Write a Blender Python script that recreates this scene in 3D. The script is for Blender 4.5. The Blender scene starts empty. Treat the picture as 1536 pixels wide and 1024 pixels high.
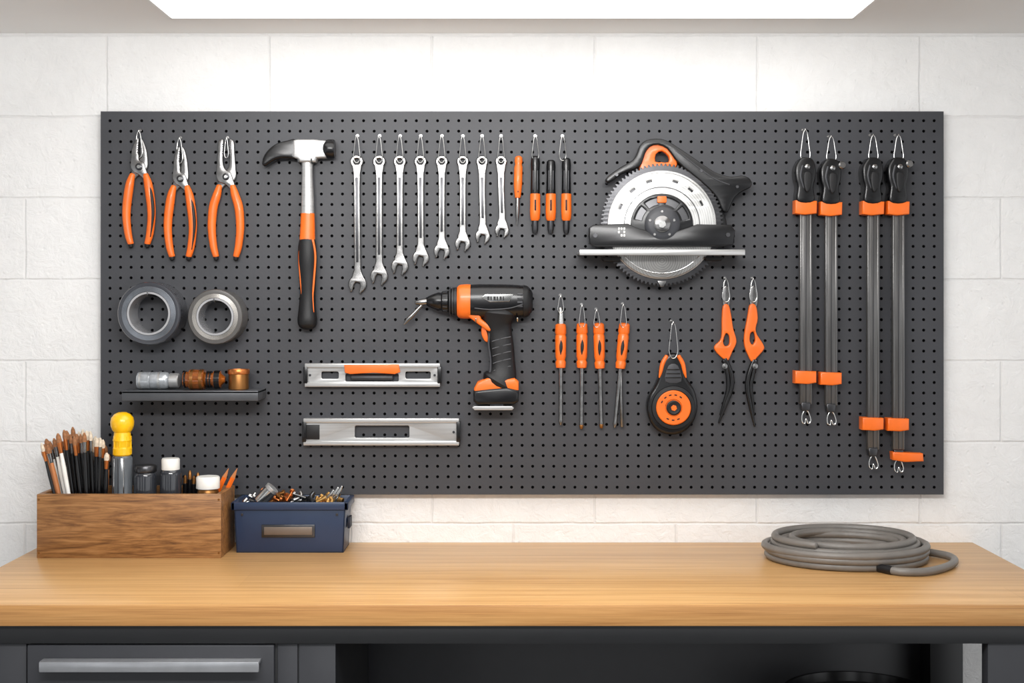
import bpy, bmesh, math, random
from mathutils import Vector, Matrix
random.seed(4)
D=3.16; S=0.0016; EYE=1.4808; HX,HY=768.0,450.0
YB=-0.025
def sc(y): return S*(D+y)/D
def W(px,py,y=0.0):
    s=sc(y); return Vector(((px-HX)*s,y,EYE-(py-HY)*s))
def GP(px,py,z):
    s=(EYE-z)/(py-HY); return Vector(((px-HX)*s,D*(s/S-1),z))
def lin(c):
    c=c/255.0
    return c/12.92 if c<=0.04045 else ((c+0.055)/1.055)**2.4
# ---------------- materials
def M(name,col,rough=.5,metal=0.0,var=.08,scale=25.0,bump=0.0,bscale=300.0,coat=0.0,alpha=None,trans=0.0,stretch=None,spec=.5):
    m=bpy.data.materials.new(name); m.use_nodes=True
    nt=m.node_tree; b=nt.nodes['Principled BSDF']
    c=[lin(v) for v in col]
    tc=nt.nodes.new('ShaderNodeTexCoord')
    n=nt.nodes.new('ShaderNodeTexNoise'); n.inputs['Scale'].default_value=scale; n.inputs['Detail'].default_value=4
    if stretch:
        mp=nt.nodes.new('ShaderNodeMapping'); mp.inputs['Scale'].default_value=stretch
        nt.links.new(tc.outputs['Object'],mp.inputs['Vector']); nt.links.new(mp.outputs['Vector'],n.inputs['Vector'])
    else: nt.links.new(tc.outputs['Object'],n.inputs['Vector'])
    r=nt.nodes.new('ShaderNodeValToRGB')
    r.color_ramp.elements[0].position=.3; r.color_ramp.elements[1].position=.7
    r.color_ramp.elements[0].color=[v*(1-var) for v in c]+[1]
    r.color_ramp.elements[1].color=[min(1,v*(1+var)) for v in c]+[1]
    nt.links.new(n.outputs['Fac'],r.inputs['Fac']); nt.links.new(r.outputs['Color'],b.inputs['Base Color'])
    b.inputs['Roughness'].default_value=rough; b.inputs['Metallic'].default_value=metal
    b.inputs['Coat Weight'].default_value=coat
    b.inputs['Transmission Weight'].default_value=trans
    b.inputs['Specular IOR Level'].default_value=spec
    if bump>0:
        n2=nt.nodes.new('ShaderNodeTexNoise'); n2.inputs['Scale'].default_value=bscale; n2.inputs['Detail'].default_value=3
        nt.links.new(tc.outputs['Object'],n2.inputs['Vector'])
        bp=nt.nodes.new('ShaderNodeBump'); bp.inputs['Strength'].default_value=bump; bp.inputs['Distance'].default_value=.002
        nt.links.new(n2.outputs['Fac'],bp.inputs['Height']); nt.links.new(bp.outputs['Normal'],b.inputs['Normal'])
    return m
def ringmat(name,a,c,metal):
    m=bpy.data.materials.new(name); m.use_nodes=True
    nt=m.node_tree; b=nt.nodes['Principled BSDF']; L=nt.links.new
    tc=nt.nodes.new('ShaderNodeTexCoord'); w=nt.nodes.new('ShaderNodeTexWave')
    w.wave_type='RINGS'; w.rings_direction='Y'; w.inputs['Scale'].default_value=60; w.inputs['Distortion'].default_value=1.5; w.inputs['Detail'].default_value=4
    L(tc.outputs['Object'],w.inputs['Vector'])
    n=nt.nodes.new('ShaderNodeTexNoise'); n.inputs['Scale'].default_value=18; n.inputs['Detail'].default_value=5; L(tc.outputs['Object'],n.inputs['Vector'])
    mx=nt.nodes.new('ShaderNodeMath'); mx.operation='MULTIPLY_ADD'; mx.inputs[1].default_value=.35; L(w.outputs['Fac'],mx.inputs[0]); L(n.outputs['Fac'],mx.inputs[2])
    r=nt.nodes.new('ShaderNodeValToRGB'); e=r.color_ramp.elements
    e[0].position=.35; e[0].color=(a,a,a*.98,1); e[1].position=.9; e[1].color=(c,c,c*.98,1)
    L(mx.outputs[0],r.inputs['Fac']); L(r.outputs['Color'],b.inputs['Base Color'])
    b.inputs['Metallic'].default_value=metal; b.inputs['Roughness'].default_value=.3
    return m
def wood(name,c1,c2,c3,stretch,rough=.45,scale=1.0,stave=0.0,dist=.6,fine=.25):
    m=bpy.data.materials.new(name); m.use_nodes=True
    nt=m.node_tree; b=nt.nodes['Principled BSDF']; L=nt.links.new
    tc=nt.nodes.new('ShaderNodeTexCoord'); mp=nt.nodes.new('ShaderNodeMapping')
    mp.inputs['Scale'].default_value=stretch; L(tc.outputs['Object'],mp.inputs['Vector'])
    n=nt.nodes.new('ShaderNodeTexNoise'); n.inputs['Scale'].default_value=scale; n.inputs['Detail'].default_value=9; n.inputs['Roughness'].default_value=.68; n.inputs['Distortion'].default_value=dist
    L(mp.outputs['Vector'],n.inputs['Vector'])
    r=nt.nodes.new('ShaderNodeValToRGB'); e=r.color_ramp.elements
    e[0].position=.34; e[0].color=[lin(v) for v in c1]+[1]
    e[1].position=.66; e[1].color=[lin(v) for v in c3]+[1]
    k=e.new(.5); k.color=[lin(v) for v in c2]+[1]
    L(n.outputs['Fac'],r.inputs['Fac'])
    out=r.outputs['Color']
    mp2=nt.nodes.new('ShaderNodeMapping'); mp2.inputs['Scale'].default_value=(stretch[0]*4,stretch[1]*7,stretch[2]*7); L(tc.outputs['Object'],mp2.inputs['Vector'])
    n3=nt.nodes.new('ShaderNodeTexNoise'); n3.inputs['Scale'].default_value=scale; n3.inputs['Detail'].default_value=5; L(mp2.outputs['Vector'],n3.inputs['Vector'])
    r3=nt.nodes.new('ShaderNodeValToRGB'); r3.color_ramp.elements[0].position=.36; r3.color_ramp.elements[1].position=.52
    r3.color_ramp.elements[0].color=(1-fine,1-fine*1.15,1-fine*1.3,1); r3.color_ramp.elements[1].color=(1,1,1,1); L(n3.outputs['Fac'],r3.inputs['Fac'])
    m0=nt.nodes.new('ShaderNodeMix'); m0.data_type='RGBA'; m0.blend_type='MULTIPLY'; m0.inputs[0].default_value=1
    L(out,m0.inputs[6]); L(r3.outputs['Color'],m0.inputs[7]); out=m0.outputs[2]
    if stave>0:
        mp3=nt.nodes.new('ShaderNodeMapping'); mp3.inputs['Location'].default_value=(.55,.03,0); L(tc.outputs['Object'],mp3.inputs['Vector'])
        br=nt.nodes.new('ShaderNodeTexBrick'); br.inputs['Scale'].default_value=1; br.inputs['Brick Width'].default_value=3.1
        br.inputs['Row Height'].default_value=stave; br.inputs['Mortar Size'].default_value=.0004; br.inputs['Bias'].default_value=0
        br.inputs['Color1'].default_value=(.93,.92,.91,1); br.inputs['Color2'].default_value=(1,1,1,1); br.inputs['Mortar'].default_value=(.8,.75,.7,1)
        L(mp3.outputs['Vector'],br.inputs['Vector'])
        mx=nt.nodes.new('ShaderNodeMix'); mx.data_type='RGBA'; mx.blend_type='MULTIPLY'; mx.inputs[0].default_value=1
        L(out,mx.inputs[6]); L(br.outputs['Color'],mx.inputs[7]); out=mx.outputs[2]
    L(out,b.inputs['Base Color'])
    b.inputs['Roughness'].default_value=rough
    bp=nt.nodes.new('ShaderNodeBump'); bp.inputs['Strength'].default_value=.12; bp.inputs['Distance'].default_value=.002
    L(n.outputs['Fac'],bp.inputs['Height']); L(bp.outputs['Normal'],b.inputs['Normal'])
    return m
def wallmat():
    m=bpy.data.materials.new('painted_block'); m.use_nodes=True
    nt=m.node_tree; b=nt.nodes['Principled BSDF']; L=nt.links.new
    tc=nt.nodes.new('ShaderNodeTexCoord'); 
    nd=nt.nodes.new('ShaderNodeTexNoise'); nd.inputs['Scale'].default_value=14; nd.inputs['Detail'].default_value=3; L(tc.outputs['Object'],nd.inputs['Vector'])
    vm=nt.nodes.new('ShaderNodeVectorMath'); vm.operation='MULTIPLY_ADD'; vm.inputs[1].default_value=(.006,.006,.006); L(nd.outputs['Color'],vm.inputs[0]); L(tc.outputs['Object'],vm.inputs[2])
    sp=nt.nodes.new('ShaderNodeSeparateXYZ'); L(vm.outputs[0],sp.inputs[0])
    ax=nt.nodes.new('ShaderNodeMath'); ax.operation='ADD'; ax.inputs[1].default_value=3.898; L(sp.outputs['X'],ax.inputs[0])
    az=nt.nodes.new('ShaderNodeMath'); az.operation='SUBTRACT'; az.inputs[1].default_value=.167; L(sp.outputs['Z'],az.inputs[0])
    gt=nt.nodes.new('ShaderNodeMath'); gt.operation='GREATER_THAN'; gt.inputs[1].default_value=.167+.1952*9; L(sp.outputs['Z'],gt.inputs[0])
    sh=nt.nodes.new('ShaderNodeMath'); sh.operation='MULTIPLY_ADD'; sh.inputs[1].default_value=.1952; L(gt.outputs[0],sh.inputs[0]); L(ax.outputs[0],sh.inputs[2])
    cb=nt.nodes.new('ShaderNodeCombineXYZ'); L(sh.outputs[0],cb.inputs[0]); L(az.outputs[0],cb.inputs[1])
    br=nt.nodes.new('ShaderNodeTexBrick'); br.inputs['Scale'].default_value=1; br.inputs['Brick Width'].default_value=.3904
    br.inputs['Row Height'].default_value=.1952; br.inputs['Mortar Size'].default_value=.004; br.inputs['Mortar Smooth'].default_value=.85
    br.inputs['Color1'].default_value=(.85,.848,.838,1); br.inputs['Color2'].default_value=(.84,.836,.826,1); br.inputs['Mortar'].default_value=(.80,.795,.785,1)
    L(cb.outputs[0],br.inputs['Vector'])
    n=nt.nodes.new('ShaderNodeTexNoise'); n.inputs['Scale'].default_value=7; n.inputs['Detail'].default_value=12; n.inputs['Roughness'].default_value=.75
    L(tc.outputs['Object'],n.inputs['Vector'])
    r=nt.nodes.new('ShaderNodeValToRGB'); r.color_ramp.elements[0].position=.3; r.color_ramp.elements[1].position=.6
    r.color_ramp.elements[0].color=(.93,.93,.93,1); r.color_ramp.elements[1].color=(1,1,1,1); L(n.outputs['Fac'],r.inputs['Fac'])
    mx=nt.nodes.new('ShaderNodeMix'); mx.data_type='RGBA'; mx.blend_type='MULTIPLY'; mx.inputs[0].default_value=1
    L(br.outputs['Color'],mx.inputs[6]); L(r.outputs['Color'],mx.inputs[7]); L(mx.outputs[2],b.inputs['Base Color'])
    b.inputs['Roughness'].default_value=.7
    n2=nt.nodes.new('ShaderNodeTexNoise'); n2.inputs['Scale'].default_value=30; n2.inputs['Detail'].default_value=9; n2.inputs['Roughness'].default_value=.66; n2.inputs['Distortion'].default_value=.6
    L(tc.outputs['Object'],n2.inputs['Vector'])
    b1=nt.nodes.new('ShaderNodeBump'); b1.inputs['Strength'].default_value=.6; b1.inputs['Distance'].default_value=.008; L(n2.outputs['Fac'],b1.inputs['Height'])
    vo=nt.nodes.new('ShaderNodeTexVoronoi'); vo.inputs['Scale'].default_value=42; L(vm.outputs[0],vo.inputs['Vector'])
    vr=nt.nodes.new('ShaderNodeMapRange'); vr.inputs[1].default_value=.02; vr.inputs[2].default_value=.2; L(vo.outputs['Distance'],vr.inputs[0])
    b3=nt.nodes.new('ShaderNodeBump'); b3.inputs['Strength'].default_value=.3; b3.inputs['Distance'].default_value=.003; L(vr.outputs[0],b3.inputs['Height']); L(b1.outputs['Normal'],b3.inputs['Normal'])
    b2=nt.nodes.new('ShaderNodeBump'); b2.invert=True; b2.inputs['Strength'].default_value=.45; b2.inputs['Distance'].default_value=.0045
    L(br.outputs['Fac'],b2.inputs['Height']); L(b3.outputs['Normal'],b2.inputs['Normal']); L(b2.outputs['Normal'],b.inputs['Normal'])
    return m
ORANGE=M('orange_plastic',(234,108,26),.36,var=.08,coat=.15)
BLACK=M('black_rubber',(18,18,20),.48,var=.2,bump=.1,spec=.4)
BLACKG=M('black_gloss_plastic',(13,13,15),.24,var=.2,spec=.5)
DGREY=M('dark_grey_plastic',(52,53,57),.4)
STEEL=M('brushed_steel',(140,139,138),.22,.97,var=.2,scale=60)
BSTEEL=M('bright_steel',(200,200,198),.18,.97,var=.06)
DSTEEL=M('dark_steel',(76,76,78),.3,.88,var=.15)
GROOVE=M('steel_groove',(96,96,98),.35,.8)
ALU=M('satin_aluminium',(194,194,193),.28,.65,var=.1,scale=8,stretch=(1,6,30))
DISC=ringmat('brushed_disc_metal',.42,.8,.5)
DISC2=ringmat('darker_disc_metal',.22,.45,.75)  # darker ring-brushed metal for the lower guard
BARM=M('clamp_bar_steel',(112,111,110),.3,.8,var=.25,stretch=(40,40,2.5),scale=3)
BARC=M('clamp_bar_groove',(60,60,62),.4,.6)
GUN=M('gunmetal_paint',(80,82,86),.38,.35)
PEG=M('charcoal_pegboard',(57,58,62),.46,var=.1,scale=6,bump=.12,bscale=160,spec=.45)
HOLE_SHADE=M('painted_hole_shade',(6,6,7),.9,spec=.1)  # near-black paint standing in for the shade inside open holes
TAPE1=M('slate_tape',(52,54,60),.22,var=.1,coat=.4)
TAPE1F=M('slate_tape_face',(118,122,128),.2,.75,var=.2)
TAPE2=M('silver_tape',(92,90,88),.28,.3,var=.1)
TAPE2F=M('silver_tape_face',(166,162,156),.2,.75,var=.15)
CORE=M('tape_core',(190,190,192),.25,.6)
NAVY=M('navy_steel_paint',(33,50,78),.36,var=.06)
NAVYD=M('navy_dark',(18,26,42),.6)
COPPER=M('copper',(196,118,64),.3,.85)
BRONZE=M('bronze',(140,95,50),.36,.8)
BRASS=M('brass',(205,160,95),.3,.85)
AMBER=M('amber_resin',(135,72,24),.1,.2,var=.45,scale=60,coat=.8)
YELLOW=M('yellow_plastic',(248,190,14),.3,coat=.3)
WHITE=M('white_plastic',(232,230,224),.4)
GLASS=M('grey_translucent_plastic',(110,115,120),.12,var=.1,trans=.35)
CLEAR=M('clear_grey_glass',(170,174,178),.08,.35,var=.25,scale=50,coat=.8)
SMOKE=M('smoked_glass',(48,50,55),.12,coat=.5)
BRIST=M('brush_bristle',(150,102,66),.8,var=.3,scale=200)
WBRIST=M('pale_bristle',(212,198,178),.8,var=.2,scale=200)
BWOOD=M('light_wood_handle',(190,120,70),.5)
HOSE=M('grey_rubber_hose',(112,108,103),.4,var=.1,bump=.12)
CABM=M('charcoal_cabinet_paint',(50,51,55),.42,var=.05)
CABD=M('black_steel_paint',(29,30,32),.42,var=.05)
CEIL=M('painted_ceiling',(238,237,235),.8,var=.02,scale=3)
FLOORM=M('concrete_floor',(128,128,127),.7,var=.15,scale=3)
TRIM=M('white_trim',(240,240,238),.5)
HANDLEM=M('steel_pull',(172,174,178),.28,.6)
OAK=wood('oak_worktop',(188,140,86),(207,162,106),(218,176,120),(.9,42,42),.36,1.5,.14,.6,.15)
OAK_SHADED=wood('oak_shaded_front',(168,118,66),(188,138,82),(200,152,94),(.9,42,42),.4,1.5,0,.6,.15)  # worktop oak with the front's shade painted into the colour
BOXW=wood('walnut_box',(104,68,36),(148,104,60),(172,127,80),(3.2,28,28),.42,1.5,0,1.8,.32)
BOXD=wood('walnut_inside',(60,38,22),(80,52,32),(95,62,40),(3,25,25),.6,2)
WALLM=wallmat()
em=bpy.data.materials.new('skylight_diffuser'); em.use_nodes=True
nt=em.node_tree; pb=nt.nodes['Principled BSDF']; pb.inputs['Base Color'].default_value=(1,1,1,1)
pb.inputs['Emission Color'].default_value=(1,.995,.985,1); pb.inputs['Emission Strength'].default_value=2.4
# ---------------- geometry: G = (verts, faces, mat)
def cat(pts,n=6,closed=True):
    out=[]; N=len(pts); k=len(pts[0])
    rng=range(N) if closed else range(N-1)
    for i in rng:
        if closed: a,b,c,d=pts[i-1],pts[i],pts[(i+1)%N],pts[(i+2)%N]
        else: a,b,c,d=pts[max(i-1,0)],pts[i],pts[i+1],pts[min(i+2,N-1)]
        for j in range(n):
            t=j/n
            out.append(tuple(.5*(2*b[m]+(c[m]-a[m])*t+(2*a[m]-5*b[m]+4*c[m]-d[m])*t*t+(3*b[m]-a[m]-3*c[m]+d[m])*t**3) for m in range(k)))
    if not closed: out.append(tuple(pts[-1]))
    return out
def plate(out,yf,th,mat,bev=.0015,holes=(),sm=0,hsm=0,bres=2):
    """outline in wall pixels, front face at depth yf, going back th"""
    cu=bpy.data.curves.new('tmp','CURVE'); cu.dimensions='2D'; cu.fill_mode='BOTH'
    bev=min(bev,th*.49)
    cu.extrude=max(th/2-bev,0.00001); cu.bevel_depth=bev; cu.bevel_resolution=bres; cu.offset=-bev
    for k,pl in enumerate([out]+list(holes)):
        s_=sm if k==0 else hsm
        if s_: pl=cat([tuple(p) for p in pl],s_)
        sp=cu.splines.new('POLY'); sp.points.add(len(pl)-1); sp.use_cyclic_u=True
        for i,p in enumerate(pl):
            w=W(p[0],p[1],yf); sp.points[i].co=(w.x,w.z,0,1)
    ob=bpy.data.objects.new('tmp',cu); bpy.context.scene.collection.objects.link(ob)
    dg=bpy.context.evaluated_depsgraph_get(); dg.update()
    me=bpy.data.meshes.new_from_object(ob.evaluated_get(dg))
    bm=bmesh.new(); bm.from_mesh(me); bmesh.ops.remove_doubles(bm,verts=bm.verts,dist=1e-6)
    bm.verts.index_update()
    yc=yf+th/2
    v=[(a.co.x,yc-a.co.z,a.co.y) for a in bm.verts]; f=[[q.index for q in p.verts] for p in bm.faces]
    bm.free()
    bpy.data.objects.remove(ob); bpy.data.curves.remove(cu); bpy.data.meshes.remove(me)
    return (v,f,mat)
def rect(x0,y0,x1,y1,r=0,n=4):
    if r<=0: return [(x0,y0),(x1,y0),(x1,y1),(x0,y1)]
    o=[]
    for cx,cy,a0 in ((x1-r,y0+r,-90),(x1-r,y1-r,0),(x0+r,y1-r,90),(x0+r,y0+r,180)):
        for i in range(n+1):
            a=math.radians(a0+90*i/n); o.append((cx+r*math.cos(a),cy+r*math.sin(a)))
    return o
def circ(cx,cy,r,n=24,a0=0,a1=360):
    return [(cx+r*math.cos(math.radians(a0+(a1-a0)*i/n)),cy+r*math.sin(math.radians(a0+(a1-a0)*i/n))) for i in range(n)]
def arcslot(cx,cy,r0,r1,a0,a1,n=8):
    A=[math.radians(a0+(a1-a0)*i/n) for i in range(n+1)]
    return [(cx+r1*math.cos(a),cy+r1*math.sin(a)) for a in A]+[(cx+r0*math.cos(a),cy+r0*math.sin(a)) for a in reversed(A)]
def tube(pts,rad,mat,seg=14,flat=1.0,rnd=True,closed=False,sq=2.0):
    P=[Vector(p) for p in pts]; n=len(P)
    if not hasattr(rad,'__len__'): rad=[rad]*n
    rad=list(rad)
    if rnd and not closed:
        r0,r1=rad[0],rad[-1]; t0=(P[0]-P[1]).normalized(); t1=(P[-1]-P[-2]).normalized()
        pre=[];pr=[];po=[];por=[]
        for a in (80,55,28):
            A=math.radians(a); pre.append(P[0]+t0*r0*.6*math.sin(A)); pr.append(max(r0*math.cos(A),1e-5))
        for a in (28,55,80):
            A=math.radians(a); po.append(P[-1]+t1*r1*.6*math.sin(A)); por.append(max(r1*math.cos(A),1e-5))
        P=pre+P+po; rad=pr+rad+por; n=len(P)
    T=[]
    for i in range(n):
        if closed: t=P[(i+1)%n]-P[i-1]
        else: t=P[min(i+1,n-1)]-P[max(i-1,0)]
        T.append(t.normalized() if t.length>1e-9 else Vector((0,0,1)))
    N=Vector((0,1,0))
    if abs(T[0].dot(N))>.9: N=Vector((0,0,1))
    V=[];F=[]
    for i in range(n):
        N=(N-T[i]*N.dot(T[i]))
        if N.length<1e-6: N=T[i].orthogonal()
        N.normalize(); B=T[i].cross(N)
        for j in range(seg):
            a=2*math.pi*j/seg; c,s=math.cos(a),math.sin(a)
            if sq!=2.0:
                c=math.copysign(abs(c)**(2/sq),c); s=math.copysign(abs(s)**(2/sq),s)
            V.append(tuple(P[i]+B*(rad[i]*c)+N*(rad[i]*flat*s)))
    m=n if closed else n-1
    for i in range(m):
        for j in range(seg):
            a=i*seg+j;b=i*seg+(j+1)%seg;c=((i+1)%n)*seg+(j+1)%seg;d=((i+1)%n)*seg+j
            F.append([a,b,c,d])
    if not closed:
        F.append(list(range(seg))[::-1]); F.append([(n-1)*seg+j for j in range(seg)])
    return (V,F,mat)
def pt(pl,y,mat,flat=1.0,n=5,seg=14,rnd=True,closed=False,sq=2.0):
    if len(pl)>2 and n>1: pl=cat([tuple(p) for p in pl],n,closed)
    return tube([W(p[0],p[1],y) for p in pl],[max(p[2],.1)*sc(y) for p in pl],mat,seg,flat,rnd,closed,sq)
def lathe(prof,base,axis,mat,seg=32,closed=False):
    ax=Vector(axis).normalized(); u=ax.orthogonal().normalized(); v=ax.cross(u); base=Vector(base)
    V=[];F=[];n=len(prof)
    for r,h in prof:
        for j in range(seg):
            a=2*math.pi*j/seg; V.append(tuple(base+ax*h+(u*math.cos(a)+v*math.sin(a))*max(r,1e-5)))
    for i in range(n if closed else n-1):
        k=(i+1)%n
        for j in range(seg):
            F.append([i*seg+j,i*seg+(j+1)%seg,k*seg+(j+1)%seg,k*seg+j])
    if not closed:
        F.append(list(range(seg))); F.append([(n-1)*seg+j for j in range(seg)])
    return (V,F,mat)
def rod(p0,p1,prof,mat,seg=20):
    p0=Vector(p0);p1=Vector(p1);L=(p1-p0).length
    return lathe([(r,t*L) for t,r in prof],p0,p1-p0,mat,seg)
def box(x0,x1,y0,y1,z0,z1,mat,bev=.001):
    bm=bmesh.new(); bmesh.ops.create_cube(bm,size=1)
    for v in bm.verts:
        v.co=Vector(((x0+x1)/2+v.co.x*(x1-x0),(y0+y1)/2+v.co.y*(y1-y0),(z0+z1)/2+v.co.z*(z1-z0)))
    if bev>0: bmesh.ops.bevel(bm,geom=list(bm.edges),offset=bev,segments=2,affect='EDGES',profile=.5)
    bm.verts.index_update()
    r=([tuple(v.co) for v in bm.verts],[[q.index for q in f.verts] for f in bm.faces],mat); bm.free(); return r
def pbox(px0,px1,py0,py1,yf,yb,mat,bev=.0015):
    a=W(px0,py1,yf);b=W(px1,py0,yf); return box(a.x,b.x,yf,yb,a.z,b.z,mat,bev)
COL=bpy.context.scene.collection
def mkmesh(name,gs,angle=35,recalc=True):
    if isinstance(gs,tuple): gs=[gs]
    V=[];F=[];MI=[];mats=[]
    for v,f,m in gs:
        if m not in mats: mats.append(m)
        o=len(V); V+=list(v); F+=[[i+o for i in p] for p in f]; MI+=[mats.index(m)]*len(f)
    me=bpy.data.meshes.new(name); me.from_pydata(V,[],F)
    for m in mats: me.materials.append(m)
    me.polygons.foreach_set('material_index',MI); me.polygons.foreach_set('use_smooth',[True]*len(F))
    if recalc:
        bm=bmesh.new(); bm.from_mesh(me); bmesh.ops.recalc_face_normals(bm,faces=bm.faces); bm.to_mesh(me); bm.free()
    me.set_sharp_from_angle(angle=math.radians(angle)); me.update()
    return me
def bb(me):
    xs=[v.co for v in me.vertices]
    return (Vector((min(v.x for v in xs),min(v.y for v in xs),min(v.z for v in xs))),Vector((max(v.x for v in xs),max(v.y for v in xs),max(v.z for v in xs))))
class Thing:
    def __init__(s,name,label,cat_,group=None,**kw):
        s.n=name;s.l=label;s.c=cat_;s.g=group;s.p=[];s.kw=kw
    def add(s,name,gs,parent=None,label=None,angle=35):
        me=mkmesh(name,gs,angle); s.p.append((name,me,parent,label)); return len(s.p)-1
    def done(s):
        if len(s.p)==1:
            me=s.p[0][1]; a,b=bb(me); c=Vector(((a.x+b.x)/2,(a.y+b.y)/2,a.z))
            me.transform(Matrix.Translation(-c)); root=bpy.data.objects.new(s.n,me); root.location=c; COL.objects.link(root)
        else:
            B=[bb(p[1]) for p in s.p]
            lo=Vector([min(b[0][i] for b in B) for i in range(3)]); hi=Vector([max(b[1][i] for b in B) for i in range(3)])
            c=Vector(((lo.x+hi.x)/2,(lo.y+hi.y)/2,lo.z))
            root=bpy.data.objects.new(s.n,None); root.empty_display_size=.02; root.location=c; COL.objects.link(root)
            obs=[];orig=[]
            for i,(n,me,par,lab) in enumerate(s.p):
                o=(B[i][0]+B[i][1])/2; me.transform(Matrix.Translation(-o))
                ob=bpy.data.objects.new(n,me); COL.objects.link(ob)
                if par is None: ob.parent=root; ob.location=o-c
                else: ob.parent=obs[par]; ob.location=o-orig[par]
                if lab: ob['label']=lab
                obs.append(ob); orig.append(o)
        root['label']=s.l; root['category']=s.c
        if s.g: root['group']=s.g
        for k,v in s.kw.items(): root[k]=v
        return root
def structure(name,gs,label,cat_):
    me=mkmesh(name,gs); ob=bpy.data.objects.new(name,me); COL.objects.link(ob)
    ob['kind']='structure'; ob['label']=label; ob['category']=cat_; return ob
# ---------------- room
ZC=EYE+.64; BT=.90
structure('wall_back',box(-2.6,2.6,0,.15,0,ZC+.12,WALLM,0),'white painted concrete block wall with running bond joints','wall')
structure('floor',box(-2.6,2.6,-4.2,0,-.1,0,FLOORM,0),'smooth grey concrete floor under the workbench','floor')
sx,sy0,sy1=.777,-.172,-1.35
structure('ceiling',[box(-2.6,-sx,-4.2,0,ZC,ZC+.12,CEIL,0),box(sx,2.6,-4.2,0,ZC,ZC+.12,CEIL,0),box(-sx,sx,sy0,0,ZC,ZC+.12,CEIL,0),box(-sx,sx,-4.2,sy1,ZC,ZC+.12,CEIL,0)],'off-white painted ceiling with a rectangular skylight opening','ceiling')
structure('trim_1',[box(-sx,sx,sy0-.006,sy0,ZC-.002,ZC+.03,TRIM,0),box(-sx,sx,sy1,sy1+.006,ZC-.002,ZC+.03,TRIM,0),box(-sx,-sx+.006,sy1,sy0,ZC-.002,ZC+.03,TRIM,0),box(sx-.006,sx,sy1,sy0,ZC-.002,ZC+.03,TRIM,0)],'thin white trim lining the skylight opening','trim')
structure('window_1',box(-sx+.006,sx-.006,sy1+.006,sy0-.006,ZC+.004,ZC+.02,em,0),'bright white diffusing skylight panel in the ceiling','skylight')
# ---------------- pegboard
def pegboard():
    x0,y0,x1,y1=151,167,1415.5,741.5
    px0=165;dx=15.85;nx=79;py0=181;dy=15.7;ny=36
    s=sc(YB); V=[];F=[];MI=[];cache={}
    def vid(px,py,y):
        k=(round(px,3),round(py,3),y)
        if k not in cache:
            cache[k]=len(V); V.append(((px-HX)*s,y,EYE-(py-HY)*s))
        return cache[k]
    gx0=px0-dx/2; gy0=py0-dy/2; gx1=gx0+dx*nx; gy1=gy0+dy*ny; r=2.35
    for i in range(nx):
        for j in range(ny):
            cx=px0+dx*i; cy=py0+dy*j; hx=dx/2; hy=dy/2
            o=[(hx,0),(hx,hy),(0,hy),(-hx,hy),(-hx,0),(-hx,-hy),(0,-hy),(hx,-hy)]
            O=[vid(cx+a,cy+b,YB) for a,b in o]
            I=[vid(cx+r*math.cos(k*math.pi/4),cy+r*math.sin(k*math.pi/4),YB) for k in range(8)]
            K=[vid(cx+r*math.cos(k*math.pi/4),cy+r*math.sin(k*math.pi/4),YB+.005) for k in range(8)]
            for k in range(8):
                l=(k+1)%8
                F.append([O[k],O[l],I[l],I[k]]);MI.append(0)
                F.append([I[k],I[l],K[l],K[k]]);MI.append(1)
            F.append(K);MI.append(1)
    def q(a,b,c,d): F.append([a,b,c,d]);MI.append(0)
    Q=[(x0,y0,x1,gy0),(x0,gy1,x1,y1),(x0,gy0,gx0,gy1),(gx1,gy0,x1,gy1)]
    for a,b,c,d in Q: q(vid(a,b,YB),vid(a,d,YB),vid(c,d,YB),vid(c,b,YB))
    yb=YB+.007
    c=[(x0,y0),(x1,y0),(x1,y1),(x0,y1)]
    for k in range(4):
        a=c[k];b=c[(k+1)%4]; q(vid(*a,YB),vid(*b,YB),vid(*b,yb),vid(*a,yb))
    q(*[vid(*a,yb) for a in c])
    me=bpy.data.meshes.new('board'); me.from_pydata(V,[],F); me.materials.append(PEG); me.materials.append(HOLE_SHADE)
    me.polygons.foreach_set('material_index',MI)
    bm=bmesh.new(); bm.from_mesh(me); bmesh.ops.recalc_face_normals(bm,faces=bm.faces); bm.to_mesh(me); bm.free()
    t=Thing('pegboard','large charcoal perforated pegboard mounted on a block wall','pegboard')
    t.p.append(('perforated_panel',me,None,None))
    a=W(170,185,YB);b=W(1395,722,YB)
    t.add('mounting_batten',[box(a.x,b.x,YB+.007,0,a.z-.03,a.z,CABD,0),box(a.x,b.x,YB+.007,0,b.z,b.z+.03,CABD,0)])
    t.done()
pegboard()
# ---------------- hooks
def hook(px,top,bot,w=4.6,y=YB-.014):
    h=bot-top
    loop=[(px,top),(px+w*.45,top+h*.12),(px+w*.8,top+h*.5),(px+w,top+h*.8),(px+w*.5,bot),(px-w*.5,bot),(px-w,top+h*.8),(px-w*.8,top+h*.5),(px-w*.45,top+h*.12)]
    L=cat(loop,4)
    g=[tube([W(a,b,y) for a,b in L],.0011,BSTEEL,8,closed=True)]
    a=W(px,top,y)
    g.append(tube([Vector((a.x,YB+.003,a.z+.004)),Vector((a.x,YB-.006,a.z+.004)),Vector((a.x,y,a.z+.002)),a],.0014,BSTEEL,8))
    g.append(lathe([(.004,0),(.004,.0015)],(a.x,YB,a.z+.004),(0,-1,0),STEEL,12))
    t=Thing('peg_hook','small bright wire loop hook plugged into the pegboard','hook','wire hooks on the pegboard'); t.add('peg_hook',g); t.done()
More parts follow.
